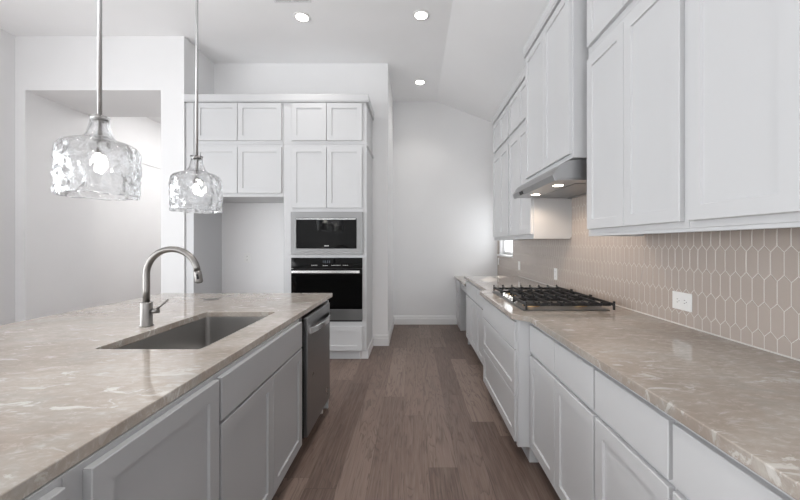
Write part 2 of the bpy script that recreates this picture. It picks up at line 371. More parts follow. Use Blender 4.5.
t.part('toe_kick', MB().box((XTS+0.001, YF+0.06, 0), (-0.62, YF+0.075, 0.105)).box((XTS+0.001, YF+0.075, 0), (XTS+0.02, YN-0.002, 0.105)), WHITE)
mb = MB().prism([(-0.62, YF+0.045), (-0.60, YF+0.06), (XT1+0.014, YF+0.06), (XT1+0.014, YN-0.018), (XT1-0.02, YN-0.018), (XT1-0.02, YF+0.1), (-0.62, YF+0.1)], 'z', 0, 0.1045)
t.part('base_molding', mb, TRIM, bev=0.002)
# crown of the tall cabinets
cp = [(0, 0), (-0.022, 0), (-0.022, 0.012), (-0.026, 0.016), (-0.026, 0.08), (-0.02, 0.088), (0, 0.088)]
mb = MB(); zc = 2.97
mb.prism([(YF+p[0], zc+p[1]) for p in cp], 'x', XN+0.004, XT1+0.026)
mb.prism([(XT1-p[0], zc+p[1]) for p in cp], 'y', YF+0.001, YN-0.003)
mb.box((XN+0.004, YF+0.001, zc), (XT1-0.001, YN-0.003, zc+0.02))
single('crown_molding', mb, WHITE, (-1.5, YF, zc), 'white flat crown board along the top of the tall cabinets on the oven wall', 'molding')
mb = MB().box((XT1+0.0005, YF+0.002, 2.47), (XT1+0.012, YN-0.003, 2.505))
single('rail_molding', mb, WHITE, (XT1, YF, 2.47), 'thin white rail running along the side of the oven tower below its top cabinet', 'molding', bev=0.002)

# microwave
mx0, mx1, mz0, mz1 = -1.397, -0.573, 1.220, 1.708
gx0, gx1, gz0, gz1 = -1.337, -0.644, 1.287, 1.638
t = Thing('microwave_oven', 'built-in microwave with a broad steel trim frame, above the black wall oven', 'microwave', ((mx0+mx1)/2, YF, mz0))
t.part('body', MB().box((MX0+0.01, YF+0.001, 1.23), (MX1-0.01, YF+0.45, 1.695)), BLACK)
mb = MB(); y0, y1 = YF-0.026, YF-0.001
mb.box((mx0, y0, mz0), (gx0, y1, mz1)).box((gx1, y0, mz0), (mx1, y1, mz1)).box((gx0, y0, mz0), (gx1, y1, gz0)).box((gx0, y0, gz1), (gx1, y1, mz1))
t.part('trim_frame', mb, STEEL)
dr = t.part('door', MB().box((gx0+0.003, YF-0.022, gz0+0.003), (gx1-0.003, YF-0.001, gz1-0.022)), BLACKG, bev=0.002)
t.part('handle', MB().box((gx0+0.006, YF-0.036, gz1-0.020), (gx1-0.006, YF-0.005, gz1-0.006)), STEEL_H, bev=0.003, label='polished steel grip strip above the glass')
t.part('badge', MB().box((-1.015, YF-0.0235, gz0+0.028), (-0.965, YF-0.0225, gz0+0.036)), STEEL_H, dr)
# wall oven
t = Thing('wall_oven', 'black glass wall oven with a long steel handle and steel bottom strip', 'oven', ((mx0+mx1)/2, YF, 0.455))
ox0, ox1 = -1.392, -0.580
t.part('body', MB().box((MX0+0.01, YF+0.001, 0.456), (MX1-0.01, YF+0.52, 1.17)), BLACK)
cpn = t.part('control_panel', MB().box((ox0, YF-0.03, 1.062), (ox1, YF-0.001, 1.182)), BLACKG, bev=0.003)
def seg_text(mb, x, z, w, n, d=0.0006):
    for k in range(n): mb.box((x+k*w*1.5, YF-0.0312, z), (x+k*w*1.5+w, YF-0.0312+d, z+0.004))
for a_ in ((-1.16, 1.095, 0.012, 4), (-1.03, 1.092, 0.014, 3), (-0.93, 1.095, 0.010, 7), (-0.80, 1.095, 0.014, 3)):
    mb = MB(); seg_text(mb, *a_); t.part('button_row', mb, PLASTIC, cpn)
# the clock digits glimmering on the panel
mb = MB()
for k, xx in enumerate((-1.035, -1.012, -0.985, -0.962)):
    for a in ((0, 0, 0.012, 0.002), (0, 0.011, 0.012, 0.013), (0, 0.022, 0.012, 0.024), (0.010, 0, 0.012, 0.024))[(0 if k else 3):]:
        mb.box((xx+a[0], YF-0.0312, 1.125+a[1]), (xx+a[2], YF-0.0306, 1.125+a[3]))
t.part('clock', mb, glow('clock_glow', (0.75, 0.85, 1.0), 0.35), cpn)
dr = t.part('door', MB().box((ox0, YF-0.032, 0.596), (ox1, YF-0.001, 1.056)), BLACKG, bev=0.003)
mb = MB().box((ox0+0.022, YF-0.082, 1.010), (ox1-0.022, YF-0.064, 1.040)).box((ox0+0.03, YF-0.064, 1.015), (ox0+0.05, YF-0.032, 1.035)).box((ox1-0.05, YF-0.064, 1.015), (ox1-0.03, YF-0.032, 1.035))
t.part('handle', mb, STEEL_H, dr, bev=0.003)
t.part('bottom_strip', MB().box((ox0, YF-0.030, 0.470), (ox1, YF-0.001, 0.594)), STEEL, bev=0.002)
t.part('vent', MB().box((ox0+0.004, YF-0.012, 0.450), (ox1-0.004, YF-0.0012, 0.468)), BLACK)

def outlet(x, y, z, face, w, h, label, loc_gap=0.0, horiz=False, kind='outlet'):
    """wall plate with two receptacles (or a rocker)"""
    def bx(mb, u0, u1, v0, v1, d0, d1):
        if face == '-x': mb.box((x-d0, y+u0, z+v0), (x-d1, y+u1, z+v1))
        else: mb.box((x+u0, y-d0, z+v0), (x+u1, y-d1, z+v1))
        return mb
    t = Thing('wall_outlet' if kind == 'outlet' else 'wall_switch', label, kind, (x, y, z))
    g = loc_gap
    t.part('plate', bx(MB(), -w/2, w/2, -h/2, h/2, g+0.0005, g+0.006), PLASTIC, bev=0.002)
    if kind == 'switch':
        t.part('rocker', bx(MB(), -w*0.22, w*0.22, -h*0.28, h*0.28, g+0.006, g+0.010), PLASTIC, bev=0.002); return t
    for s in (-1, 1):
        u, v = (s*w*0.19, 0) if horiz else (0, s*h*0.19)
        rw, rh = (w*0.15, h*0.24) if horiz else (w*0.24, h*0.15)
        r = t.part('receptacle', bx(MB(), u-rw, u+rw, v-rh, v+rh, g+0.006, g+0.008), PLASTIC, bev=0.002)
        mb = MB()
        for q in (-1, 1):
            if horiz: bx(mb, u-0.004, u+0.005, v+q*0.008-0.0012, v+q*0.008+0.0012, g+0.008, g+0.0084)
            else: bx(mb, u+q*0.007-0.0012, u+q*0.007+0.0012, v-0.004, v+0.005, g+0.008, g+0.0084)
        bx(mb, u-0.002, u+0.002, v-0.013 if not horiz else v-0.002, v-0.009 if not horiz else v+0.002, g+0.008, g+0.0084) if not horiz else bx(mb, u-0.013, u-0.009, v-0.002, v+0.002, g+0.008, g+0.0084)
        t.part('slots', mb, DARK, r)
    return t
outlet(-2.185, YN, 1.155, '-y', 0.085, 0.125, 'white electrical outlet on the wall inside the empty fridge opening')

# ------------------------------------------------------------------ island
IX0, IX1, IY0, IY1, ZC, TC = -2.165, -0.70, 0.22, 3.06, 0.914, 0.033
SX0, SX1, SY0, SY1 = -1.298, -0.860, 1.428, 2.215
def rrect(x0, x1, y0, y1, r, n=5):
    out = []
    for cx, cy, a0 in ((x1-r, y1-r, 0), (x0+r, y1-r, PI/2), (x0+r, y0+r, PI), (x1-r, y0+r, 3*PI/2)):
        for k in range(n+1): a = a0+PI/2*k/n; out.append((cx+r*math.cos(a), cy+r*math.sin(a)))
    return out
mb = MB(); bm = mb.bm
outer = [(IX0, IY0), (IX1, IY0), (IX1, IY1), (IX0, IY1)]; inner = rrect(SX0, SX1, SY0, SY1, 0.022)
tops, bots = [], []
for lst, z in ((tops, ZC), (bots, ZC-TC)):
    es = []
    for loop in (outer, inner):
        vs = [bm.verts.new((*p, z)) for p in loop]; lst.append(vs)
        es += [bm.edges.new((vs[i], vs[(i+1) % len(vs)])) for i in range(len(vs))]
    bmesh.ops.triangle_fill(bm, edges=es, use_beauty=True)
for a, b in zip(tops, bots):
    for i in range(len(a)): bm.faces.new((a[i], a[(i+1) % len(a)], b[(i+1) % len(a)], b[i]))
bmesh.ops.recalc_face_normals(bm, faces=bm.faces)
single('island_countertop', mb, MARBLE, (-1.43, 1.6, ZC-TC), 'large beige veined marble slab on the island, with the sink cut into it', 'countertop', bev=0.003)
XI = -0.6765-0.02             # island face frame plane (doors come 20 mm out of it)
ZU = ZC-TC-0.0015             # underside of the slabs
IB = -1.70                    # back of the island boxes
def island_unit(name, label, y0, y1, fronts, hollow=False):
    t = Thing(name, label, 'cabinet', (XI, (y0+y1)/2, 0))
    mb = MB(); zb = 0.105
    if hollow:
        mb.box((IB, y0, zb), (XI, y0+0.016, ZU)).box((IB, y1-0.015, zb), (XI-0.012, y1, ZU-0.006)).box((IB, y0+0.016, zb), (XI-0.012, y1-0.015, zb+0.018))
        mb.box((IB, y0+0.016, zb+0.018), (IB+0.018, y1-0.015, ZU-0.006)).box((XI-0.018, y0+0.016, zb), (XI, y1-0.08, ZU))
    else: mb.box((IB, y0, zb), (XI, y1, ZU))
    t.part('carcass', mb, GREY)
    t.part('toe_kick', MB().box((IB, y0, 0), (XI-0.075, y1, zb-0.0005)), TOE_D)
    for kind, a, b, c, d in fronts:
        t.part(kind, MB().front('+x', XI, a, b, c, d, rail=(None if kind == 'drawer' else RAIL)), GREY)
    return t
island_unit('base_cabinet', 'grey island cabinet nearest the viewer, only the corner of its door in view', 0.25, 0.698, [('door', 0.265, 0.6865, 0.115, 0.866)])
island_unit('base_cabinet', 'grey island cabinet with one full-height door and no drawer', 0.699, 1.232, [('door', 0.742, 1.2305, 0.115, 0.866)])
sc_ = island_unit('sink_cabinet', 'grey two-door island cabinet under the sink, beside the dishwasher', 1.233, 2.2365,
            [('drawer', 1.246, 2.148, 0.713, 0.866), ('door', 1.246, 1.704, 0.115, 0.703), ('door', 1.7065, 2.148, 0.115, 0.703)], True)
f_ = MB().box((XI-0.03, 2.158, 0.105), (XI-0.0125, 2.2360, ZU-0.006)).build('gap_shadow', BLACK, (XI, (1.233+2.2365)/2, 0), sc_.root)  # recessed strip coloured black for the shadow between door and dishwasher
f_['label'] = 'black strip for the shadow in the gap next to the dishwasher'
# frame and back of the island
t = Thing('island_surround', 'grey panels closing the back and far end of the island', 'panel', (IB, 1.6, 0))
t.part('back_panel', MB().box((IB-0.02, 0.25, 0), (IB-0.001, 2.885, ZU)), GREY, bev=0.0015)
t.part('end_panel', MB().box((IB, 2.866, 0), (XI+0.005, 2.885, ZU)), GREY, bev=0.0015)
# dishwasher
dy0, dy1 = 2.238, 2.838
t = Thing('dishwasher', 'dark stainless dishwasher at the far end of the grey island', 'dishwasher', (XI, 2.54, 0))
t.part('tub', MB().box((XI-0.56, dy0+0.005, 0.1), (XI-0.001, dy1-0.005, 0.86)), BLACK)
dr = t.part('door', MB().box((XI, dy0, 0.108), (XI+0.026, dy1, 0.868)), STEEL_D, bev=0.004)
hp = [(XI+0.026+0.004+0.038*math.sin(PI*k/16)**0.7, dy0+0.03+(dy1-dy0-0.06)*k/16, 0.778) for k in range(17)]
mb = MB(); ring = []
for p in hp:
    ring.append([mb.bm.verts.new((p[0]+a, p[1], p[2]+b)) for a, b in ((-0.006, -0.02), (0.006, -0.02), (0.006, 0.02), (-0.006, 0.02))])
for A, B in zip(ring, ring[1:]):
    for k in range(4): mb.bm.faces.new((A[k], A[(k+1) % 4], B[(k+1) % 4], B[k]))
mb.bm.faces.new(ring[0]); mb.bm.faces.new(ring[-1]); bmesh.ops.recalc_face_normals(mb.bm, faces=mb.bm.faces)
t.part('handle', mb, STEEL_H, dr, bev=0.003, label='bowed bright steel handle')
t.part('toe_kick', MB().box((XI-0.09, dy0+0.005, 0.0), (XI-0.075, dy1-0.005, 0.1)), BLACK)
t.part('foot', MB().lathe([(0.014, 0.0), (0.014, 0.03), (0.007, 0.034), (0.007, 0.1)], (XI-0.03, dy1-0.05, 0), 14), PLASTIC, label='small white levelling foot')

# sink
t = Thing('kitchen_sink', 'undermount steel sink with a deep rectangular basin in the island slab', 'sink', ((SX0+SX1)/2, (SY0+SY1)/2, 0.66))
mb = MB(); bm = mb.bm; n = None; rings = []
for grow, z, r in ((0.011, ZU-0.0005, 0.03), (0.004, ZU-0.0005, 0.024), (0.002, 0.70, 0.024), (-0.022, 0.676, 0.03), (-0.15, 0.670, 0.03)):
    rings.append([bm.verts.new((*p, z)) for p in rrect(SX0-grow, SX1+grow, SY0-grow, SY1+grow, r)])
for A, B in zip(rings, rings[1:]):
    for i in range(len(A)): bm.faces.new((A[i], A[(i+1) % len(A)], B[(i+1) % len(A)], B[i]))
bm.faces.new(rings[-1]); bmesh.ops.recalc_face_normals(bm, faces=bm.faces)
for f in bm.faces: f.normal_flip()
bo = t.part('basin', mb, SINKM)
md = bo.modifiers.new('thick', 'SOLIDIFY'); md.thickness = 0.0015; md.offset = -1
t.part('drain', MB().lathe([(0.055, 0.671), (0.055, 0.6735), (0.045, 0.675), (0.04, 0.672), (0.012, 0.672), (0.008, 0.68), (0.0, 0.681)], (-1.079, 1.9, 0), 28), STEEL_H)

# faucet
fx, fy = -1.385, 1.829
t = Thing('faucet', 'tall brushed nickel gooseneck faucet standing behind the island sink', 'faucet', (fx, fy, ZC))
t.part('body', MB().lathe([(0.031, ZC+0.0005), (0.031, ZC+0.005), (0.027, ZC+0.008), (0.027, 1.034), (0.0255, 1.039), (0.0, 1.039)], (fx, fy, 0), 32), NICKEL)
R = 0.133; pts = [(fx, fy, 1.039), (fx, fy, 1.10), (fx, fy, 1.183)]
for k in range(1, 21):
    a = PI - (PI-0.13)*k/20; pts.append((fx+R+R*math.cos(a), fy, 1.183+R*math.sin(a)*0.98))
spout = t.part('spout', MB().tube(pts, 0.0158, 18), NICKEL)
e = Vector(pts[-1]); d = Vector((0.16, 0, -1)).normalized()
sh = t.part('spray_head', MB().tube([e+d*0.0006, e+d*0.004, e+d*0.03, e+d*0.056, e+d*0.061], [0.0158, 0.0175, 0.0185, 0.0185, 0.0165], 20), NICKEL)
t.part('spray_button', MB().tube([e+d*0.016+Vector((0.006, -0.0165, 0)), e+d*0.042+Vector((0.006, -0.0165, 0))], 0.0055, 10), BLACK, sh, label='black rubber spray button')
t.part('nozzle', MB().tube([e+d*0.0615, e+d*0.064], 0.013, 16), BLACK, sh)
lv = t.part('lever', MB().tube([(fx+0.0255, fy, 0.992), (fx+0.062, fy, 0.992)], 0.013, 16), NICKEL)
t.part('lever_bar', MB().tube([(fx+0.052, fy, 1.000), (fx+0.075, fy, 1.020), (fx+0.112, fy, 1.050)], [0.006, 0.0058, 0.0048], 10), NICKEL, lv)
# flush round cover
t = Thing('counter_outlet', 'flush round grey cover on the island behind the sink', 'outlet', (-1.548, 2.70, ZC))
t.part('ring', MB().lathe([(0.058, ZC+0.0005), (0.058, ZC+0.003), (0.052, ZC+0.004), (0.052, ZC+0.0005)], (-1.548, 2.70, 0), 32, closed=True), NICKEL)
t.part('lid', MB().lathe([(0.051, ZC+0.0005), (0.051, ZC+0.003), (0.0, ZC+0.0032)], (-1.548, 2.70, 0), 32), NICKEL)

# ------------------------------------------------------------------ right hand base cabinets
XB = 0.7256                   # face frame plane
XWALL = XR-0.001
def base_unit(name, label, y0, y1, fronts, xf=XB, zt=ZU, loc=None):
    t = Thing(name, label, 'cabinet', (xf, (y0+y1)/2, 0))
    t.part('carcass', MB().box((xf, y0+0.0005, 0.105), (XWALL, y1-0.0005, zt)), WHITE)
    t.part('toe_kick', MB().box((xf+0.07, y0+0.0005, 0), (XWALL, y1-0.0005, 0.1045)), WHITE)
    for kind, a, b, c, d in fronts:
        t.part('drawer' if kind.startswith('drawer') else 'door', MB().front('-x', xf, a, b, c, d, rail=(None if kind == 'drawer' else RAIL)), WHITE)
    return t
def pair(y0, y1, m=0.006):
    c = (y0+y1)/2
    return [('drawer', y0+m, c-0.002, 0.688, 0.852), ('drawer', c+0.002, y1-m, 0.688, 0.852), ('door', y0+m, c-0.0015, 0.115, 0.667), ('door', c+0.0015, y1-m, 0.115, 0.667)]
base_unit('base_cabinet', 'white lower cabinet at the right foreground edge, mostly out of frame', 0.19, 0.964, pair(0.19, 0.964))
base_unit('base_cabinet', 'white lower cabinet with a single drawer over a single door, right foreground', 0.965, 1.374, [('drawer', 0.974, 1.368, 0.688, 0.852), ('door', 0.974, 1.368, 0.115, 0.667)])
base_unit('base_cabinet', 'white lower cabinet with two drawers and two doors, just before the cooktop drawers', 1.375, 2.139, pair(1.375, 2.139))
XBB = 0.645                   # the bump-out below the cooktop
t = Thing('cooktop_cabinet', 'white bump-out cabinet of three wide drawers below the gas cooktop', 'cabinet', (XBB, 2.65, 0))
t.part('carcass', MB().box((XBB, 2.1405, 0.105), (XWALL, 3.1755, ZU)), WHITE, bev=0.0015)
t.part('toe_kick', MB().box((XBB+0.07, 2.16, 0), (XWALL, 3.15, 0.1045)), WHITE)
for c, d, r in ((0.69, 0.86, None), (0.41, 0.684, RAIL), (0.122, 0.403, RAIL)):
    t.part('drawer', MB().front('-x', XBB, 2.172, 3.14, c, d, rail=r), WHITE)
for a in (2.1405, 3.146): t.part('stile', MB().box((XBB-0.008, a, 0.105), (XBB-0.0005, a+0.026, ZU)), WHITE, bev=0.0015)
base_unit('base_cabinet', 'white lower cabinet right after the cooktop bump-out', 3.177, 3.92, pair(3.177, 3.92))
base_unit('base_cabinet', 'white lower cabinet next to the knee-hole desk', 3.921, 4.69, pair(3.921, 4.69))
# long slab with the clipped bump-out
XE, XEB = 0.685, 0.602
mb = MB().prism([(XE, 0.17), (XE, 2.054), (XEB, 2.150), (XEB, 3.185), (XE, 3.27), (XE, 4.715), (XWALL, 4.715), (XWALL, 0.17)], 'z', ZC-TC, ZC)
single('perimeter_countertop', mb, MARBLE, (1.0, 2.4, ZC-TC), 'long taupe veined marble slab along the tiled wall, under the cooktop', 'countertop', bev=0.003)
# desk
t = Thing('desk', 'low white built-in desk with an open knee space at the back wall', 'desk', (0.95, 5.3, 0))
XD, ZD = 0.69, 0.805
t.part('desk_top', MB().box((XD, 4.718, ZD-0.03), (XWALL, YB-0.001, ZD)), MARBLE, bev=0.003, label='veined marble slab')
ped = t.part('pedestal', MB().box((XD+0.045, 5.44, 0), (XWALL, YB-0.02, ZD-0.031)), WHITE)
t.part('drawer', MB().front('-x', XD+0.045, 5.452, 5.84, 0.58, 0.75), WHITE, ped)
t.part('drawer', MB().front('-x', XD+0.045, 5.452, 5.84, 0.36, 0.57), WHITE, ped)
t.part('drawer', MB().front('-x', XD+0.045, 5.452, 5.84, 0.12, 0.35), WHITE, ped)
t.part('apron', MB().box((XD+0.045, 4.72, 0.66), (XD+0.065, 5.439, ZD-0.031)), WHITE)
t.part('side_panel', MB().box((XD+0.045, 4.70, 0), (XWALL, 4.7175, ZD-0.031)), WHITE)

# ------------------------------------------------------------------ backsplash: picket tiles on grout
XTF = XR-0.010
regions = [(0.17, 2.154, ZC+0.003, 1.40), (2.154, 3.124, ZC+0.003, 1.86), (3.124, 4.716, ZC+0.003, 1.40), (4.716, W0-0.052, ZD+0.003, 1.40), (W0-0.052, W1+0.052, ZD+0.003, WZ0-0.03), (W1+0.052, YB-0.002, ZD+0.003, 1.40)]
t = Thing('backsplash', 'taupe elongated-hexagon tile backsplash on the wall over the right counter', 'backsplash', (XR, 2.5, ZC))
mb = MB()
for y0, y1, z0, z1 in regions: mb.box((XR-0.0005, y0, z0), (XTF+0.0002, y1, z1))
t.part('grout', mb, GROUT)
def clip(poly, y0, y1, z0, z1):
    for ax, lim, sg in ((0, y0, 1), (0, y1, -1), (1, z0, 1), (1, z1, -1)):
        out = []
        for i in range(len(poly)):
            a, b = poly[i], poly[(i+1) % len(poly)]; da, db = sg*(a[ax]-lim), sg*(b[ax]-lim)
            if da >= 0: out.append(a)
            if da*db < 0:
                k = da/(da-db); out.append((a[0]+(b[0]-a[0])*k, a[1]+(b[1]-a[1])*k))
        poly = out
        if len(poly) < 3: return []
    return poly
mb = MB(); PW, PH, PT, G = 0.0505, 0.113, 0.0125, 0.0032       # pitch, row period, half the point height, grout
zmid = 0.982
for j in range(-3, 10):
    for i in range(0, 120):
        cy = 0.15+(i+(0.5 if j % 2 else 0))*PW; cz = zmid+PH*(j+0.5)
        hw = PW/2-G/2; a = PH/2-PT-G*0.25; b = PH/2+PT-G*0.6
        hx = [(cy-hw, cz-a), (cy, cz-b), (cy+hw, cz-a), (cy+hw, cz+a), (cy, cz+b), (cy-hw, cz+a)]
        jit = random.uniform(-0.0003, 0.0003)
        for rg in regions:
            pl = clip(hx, *rg)
            if len(pl) < 3: continue
            cxm = sum(p[0] for p in pl)/len(pl); czm = sum(p[1] for p in pl)/len(pl)
            A = [mb.bm.verts.new((XTF+0.0008, *p)) for p in pl]; B = [mb.bm.verts.new((XTF-0.0003+jit*0.3, *p)) for p in pl]
            C = [mb.bm.verts.new((XTF-0.0012+jit, cxm+(p[0]-cxm)*0.95, czm+(p[1]-czm)*0.975)) for p in pl]
            n = len(pl)
            for q in range(n):
                mb.bm.faces.new((A[q], A[(q+1) % n], B[(q+1) % n], B[q])); mb.bm.faces.new((B[q], B[(q+1) % n], C[(q+1) % n], C[q]))
            mb.bm.faces.new(C)
bmesh.ops.recalc_face_normals(mb.bm, faces=mb.bm.faces)
t.part('tiles', mb, TILE)
# bright caulk bead at the slab
single('caulk_bead', MB().box((XTF-0.007, 0.2, ZC+0.0005), (XTF-0.0015, 4.70, ZC+0.006)), GROUT, (XTF, 2.5, ZC), 'thin pale caulk bead where the long slab meets the tiles', 'caulk')
xo = XTF-0.001-XR
outlet(XTF-0.001, 1.840, 1.041, '-x', 0.130, 0.092, 'white electrical outlet on the tiles nearest the viewer, right of the cooktop', 0, True)
outlet(XTF-0.001, 3.47, 1.044, '-x', 0.075, 0.115, 'white electrical outlet on the tiles behind the far end of the cooktop')
outlet(XTF-0.001, 4.66, 1.052, '-x', 0.075, 0.115, 'white electrical outlet on the tiles at the far end of the long slab')
outlet(XTF-0.001, 5.79, 1.055, '-x', 0.075, 0.115, 'white switch plate on the tiles between the window and the back wall', kind='switch')

# ------------------------------------------------------------------ right hand wall cabinets
XU = 1.074                    # face frame plane
def upper(name, label, y0, y1, z0, z1, dz0, dz1, xf=XU, m=0.022, n=2):
    t = Thing(name, label, 'cabinet', (xf, (y0+y1)/2, z0))
    t.part('carcass', MB().box((xf, y0+0.0005, z0), (XWALL if z0 > 1.41 else XWALL, y1-0.0005, z1)), WHITE, bev=0.001)
    c = (y0+y1)/2
    for a, b in ((y0+m, c-0.002), (c+0.002, y1-m)):
        t.part('door', MB().front('-x', xf, a, b, dz0, dz1, rail=RAIL, t=0.022), WHITE)
    return t
ZL0, ZLU, ZT = 1.402, 2.492, 2.91
def skirt(*a): pass
upper('wall_cabinet', 'white upper cabinet at the right edge of the photo, cut off by the frame', 0.545, 1.368, ZL0, ZLU-0.001, 1.429, 2.450)
upper('wall_cabinet', 'short white cabinet at the top right edge of the photo, above the nearest wall cabinet', 0.545, 1.368, ZLU, ZT, 2.53, 2.89)
upper('wall_cabinet', 'white two-door upper cabinet on the viewer side of the range hood', 1.369, 2.154, ZL0, ZLU-0.001, 1.429, 2.450)
upper('wall_cabinet', 'short white stacked cabinet above the two-door one on the viewer side of the hood', 1.369, 2.154, ZLU, ZT, 2.53, 2.89)
upper('wall_cabinet', 'white two-door upper cabinet just beyond the range hood', 3.125, 3.887, ZL0, ZLU-0.001, 1.429, 2.450)
upper('wall_cabinet', 'short white stacked cabinet just beyond the tall hood cabinet', 3.125, 3.887, ZLU, ZT, 2.53, 2.89)
upper('wall_cabinet', 'farthest white two-door upper cabinet, next to the window', 3.888, 4.65, ZL0, ZLU-0.001, 1.429, 2.450)
upper('wall_cabinet', 'farthest short white stacked cabinet in the top row along the right wall', 3.888, 4.65, ZLU, ZT, 2.53, 2.89)
# light rails under the lower row
for y0, y1, lab in ((0.545, 2.154, 'thin white light rail under the nearer wall cabinets'), (3.125, 4.65, 'thin white light rail under the wall cabinets beyond the hood')):
    single('light_rail', MB().box((XU, y0+0.001, 1.387), (XU+0.02, y1-0.001, ZL0-0.0005)).box((XU+0.02, y0+0.001, 1.387), (XWALL-0.02, y0+0.02, ZL0-0.0005)).box((XU+0.02, y1-0.02, 1.387), (XWALL-0.02, y1-0.001, ZL0-0.0005)), WHITE, (XU, (y0+y1)/2, 1.387), lab, 'molding', bev=0.001)
# hood cabinet
XHC = 1.008; HY0, HY1 = 2.215, 3.123
t = Thing('hood_cabinet', 'tall deep white two-door cabinet directly above the range hood', 'cabinet', (XHC, 2.67, 1.885))
t.part('carcass', MB().box((XHC, HY0, 1.885), (XWALL, HY1, 2.985)), WHITE, bev=0.001)
hc = (HY0+HY1)/2
for a, b in ((HY0+0.014, hc-0.002), (hc+0.002, HY1-0.03)): t.part('door', MB().front('-x', XHC, a, b, 1.912, 2.965, rail=RAIL, t=0.022), WHITE)
def crown(y0, y1, xf, z, label, ret=True):
    mb = MB(); mb.prism([(xf+p[0]*1.3, z+p[1]*1.1) for p in cp], 'y', y0, y1)
    mb.box((xf+0.001, y0, z), (XWALL, y1, z+0.02))
    single('crown_molding', mb, WHITE, (xf, (y0+y1)/2, z), label, 'molding')
crown(0.545, 2.153, XU, ZT+0.001, 'white crown board over the wall cabinets nearest the viewer')
crown(HY0-0.02, HY1, XHC, 2.986, 'white crown board over the tall cabinet above the hood')
crown(3.126, 4.65, XU, ZT+0.001, 'white crown board over the wall cabinets beyond the hood')

# range hood
t = Thing('range_hood', 'curved stainless range hood under the tall white cabinet, over the cooktop', 'hood', (1.15, 2.67, 1.739))
hy0, hy1 = 2.222, 3.120
prof = [(0.895, 1.739), (0.881, 1.776), (0.8956, 1.796), (0.912, 1.823), (0.935, 1.846), (0.965, 1.862), (1.0, 1.871), (1.05, 1.875), (XTF-0.002, 1.875), (XTF-0.002, 1.739), (1.37, 1.739), (1.37, 1.752), (0.915, 1.752), (0.915, 1.739)]
hb = t.part('shell', MB().prism(prof, 'y', hy0, hy1), HOODM, bev=0.002)
t.part('underside', MB().box((0.917, hy0+0.004, 1.7455), (1.368, hy1-0.004, 1.7515)), HOODM)
mb = MB()
t.part('filter', MB().box((1.08, hy0+0.12, 1.7425), (1.34, hy1-0.12, 1.745)), STEEL_D)
for yy in (2.445, 2.895):
    t.part('lamp', MB().lathe([(0.034, 1.7440), (0.034, 1.7452), (0.0, 1.7453)], (1.008, yy, 0), 24), HOODL, label='lit round hood lamp')
    l = bpy.data.lights.new('hood_lamp', 'SPOT'); l.energy = 6.5; l.color = (1, 0.79, 0.61); l.spot_size = 2.8; l.spot_blend = 0.5; l.shadow_soft_size = 0.025
    o = bpy.data.objects.new('hood_lamp', l); o.location = (1.008, yy, 1.738); COL.objects.link(o)
cpn = t.part('control_panel', MB().prism([(0.8915, 1.745), (0.8985, 1.748), (0.888, 1.772), (0.8825, 1.7695)], 'y', 2.84, 2.93), BLACKG)
# ------------------------------------------------------------------ gas cooktop
t = Thing('gas_cooktop', 'five-burner gas cooktop with black cast iron grates on the long slab', 'cooktop', (1.0, 2.675, ZC))
KX0, KX1, KY0, KY1 = 0.70, 1.285, 2.222, 3.130
zt = ZC+0.008
t.part('tray', MB().box((KX0, KY0+0.016, ZC+0.0005), (KX1-0.03, KY1-0.016, zt)), STEEL, bev=0.004)
for bx, by, r in ((0.80, 2.385, 0.045), (1.13, 2.385, 0.036), (1.0, 2.676, 0.058), (0.83, 2.90, 0.045), (1.13, 2.94, 0.045)):
    bn = t.part('burner', MB().lathe([(r+0.012, zt+0.0003), (r+0.012, zt+0.006), (r, zt+0.009), (r, zt+0.018), (0.0, zt+0.018)], (bx, by, 0), 24), BRASS, label='brass burner ring')
    t.part('burner_cap', MB().lathe([(r*0.92, zt+0.0185), (r*0.92, zt+0.026), (r*0.8, zt+0.029), (0.0, zt+0.029)], (bx, by, 0), 24), IRON, bn)
for k in range(5):
    kb = t.part('knob', MB().lathe([(0.021, zt+0.0003), (0.021, zt+0.004), (0.018, zt+0.005), (0.017, zt+0.026), (0.0, zt+0.027)], (0.737, 2.52+k*0.078, 0), 20), STEEL_H)
zg = 0.966
def bar(mb, a, b, w=0.011, h=0.014, z=zg):
    (x0, y0), (x1, y1) = a, b
    if abs(x1-x0) > abs(y1-y0): mb.box((x0, y0-w/2, z-h), (x1, y0+w/2, z))
    else: mb.box((x0-w/2, y0, z-h), (x0+w/2, y1, z))
secs = [(KY0, 2.522), (2.526, 2.826), (2.830, KY1)]
for q, (a, b) in enumerate(secs):
    x0 = KX0+0.012 if q != 1 else KX0+0.078
    x1 = KX1-0.006; mb = MB(); nb = 8 if q != 1 else 7
    for k in range(nb):                  # long bars with upstanding ends
        x = x0+0.006+(x1-x0-0.012)*k/(nb-1)
        mid = k not in (0, nb-1) and k % 2 == 1 and q != 1
        for s0, s1 in (((a, a+0.105), (b-0.105, b)) if mid else ((a, b),)): bar(mb, (x, s0), (x, s1), 0.011, 0.018)
        for yy in (a, b-0.012): mb.box((x-0.006, yy, zg+0.0002), (x+0.006, yy+0.012, zg+0.011))
    for y in (a+0.05, b-0.05): bar(mb, (x0+0.002, y), (x1-0.002, y), 0.009, 0.020, zg-0.006)
    for xx in (x0, x1-0.012):
        for yy in (a+0.001, b-0.013): mb.box((xx, yy, zt+0.0005), (xx+0.012, yy+0.012, zg-0.01))
    t.part('grate', mb, IRON, bev=0.002)

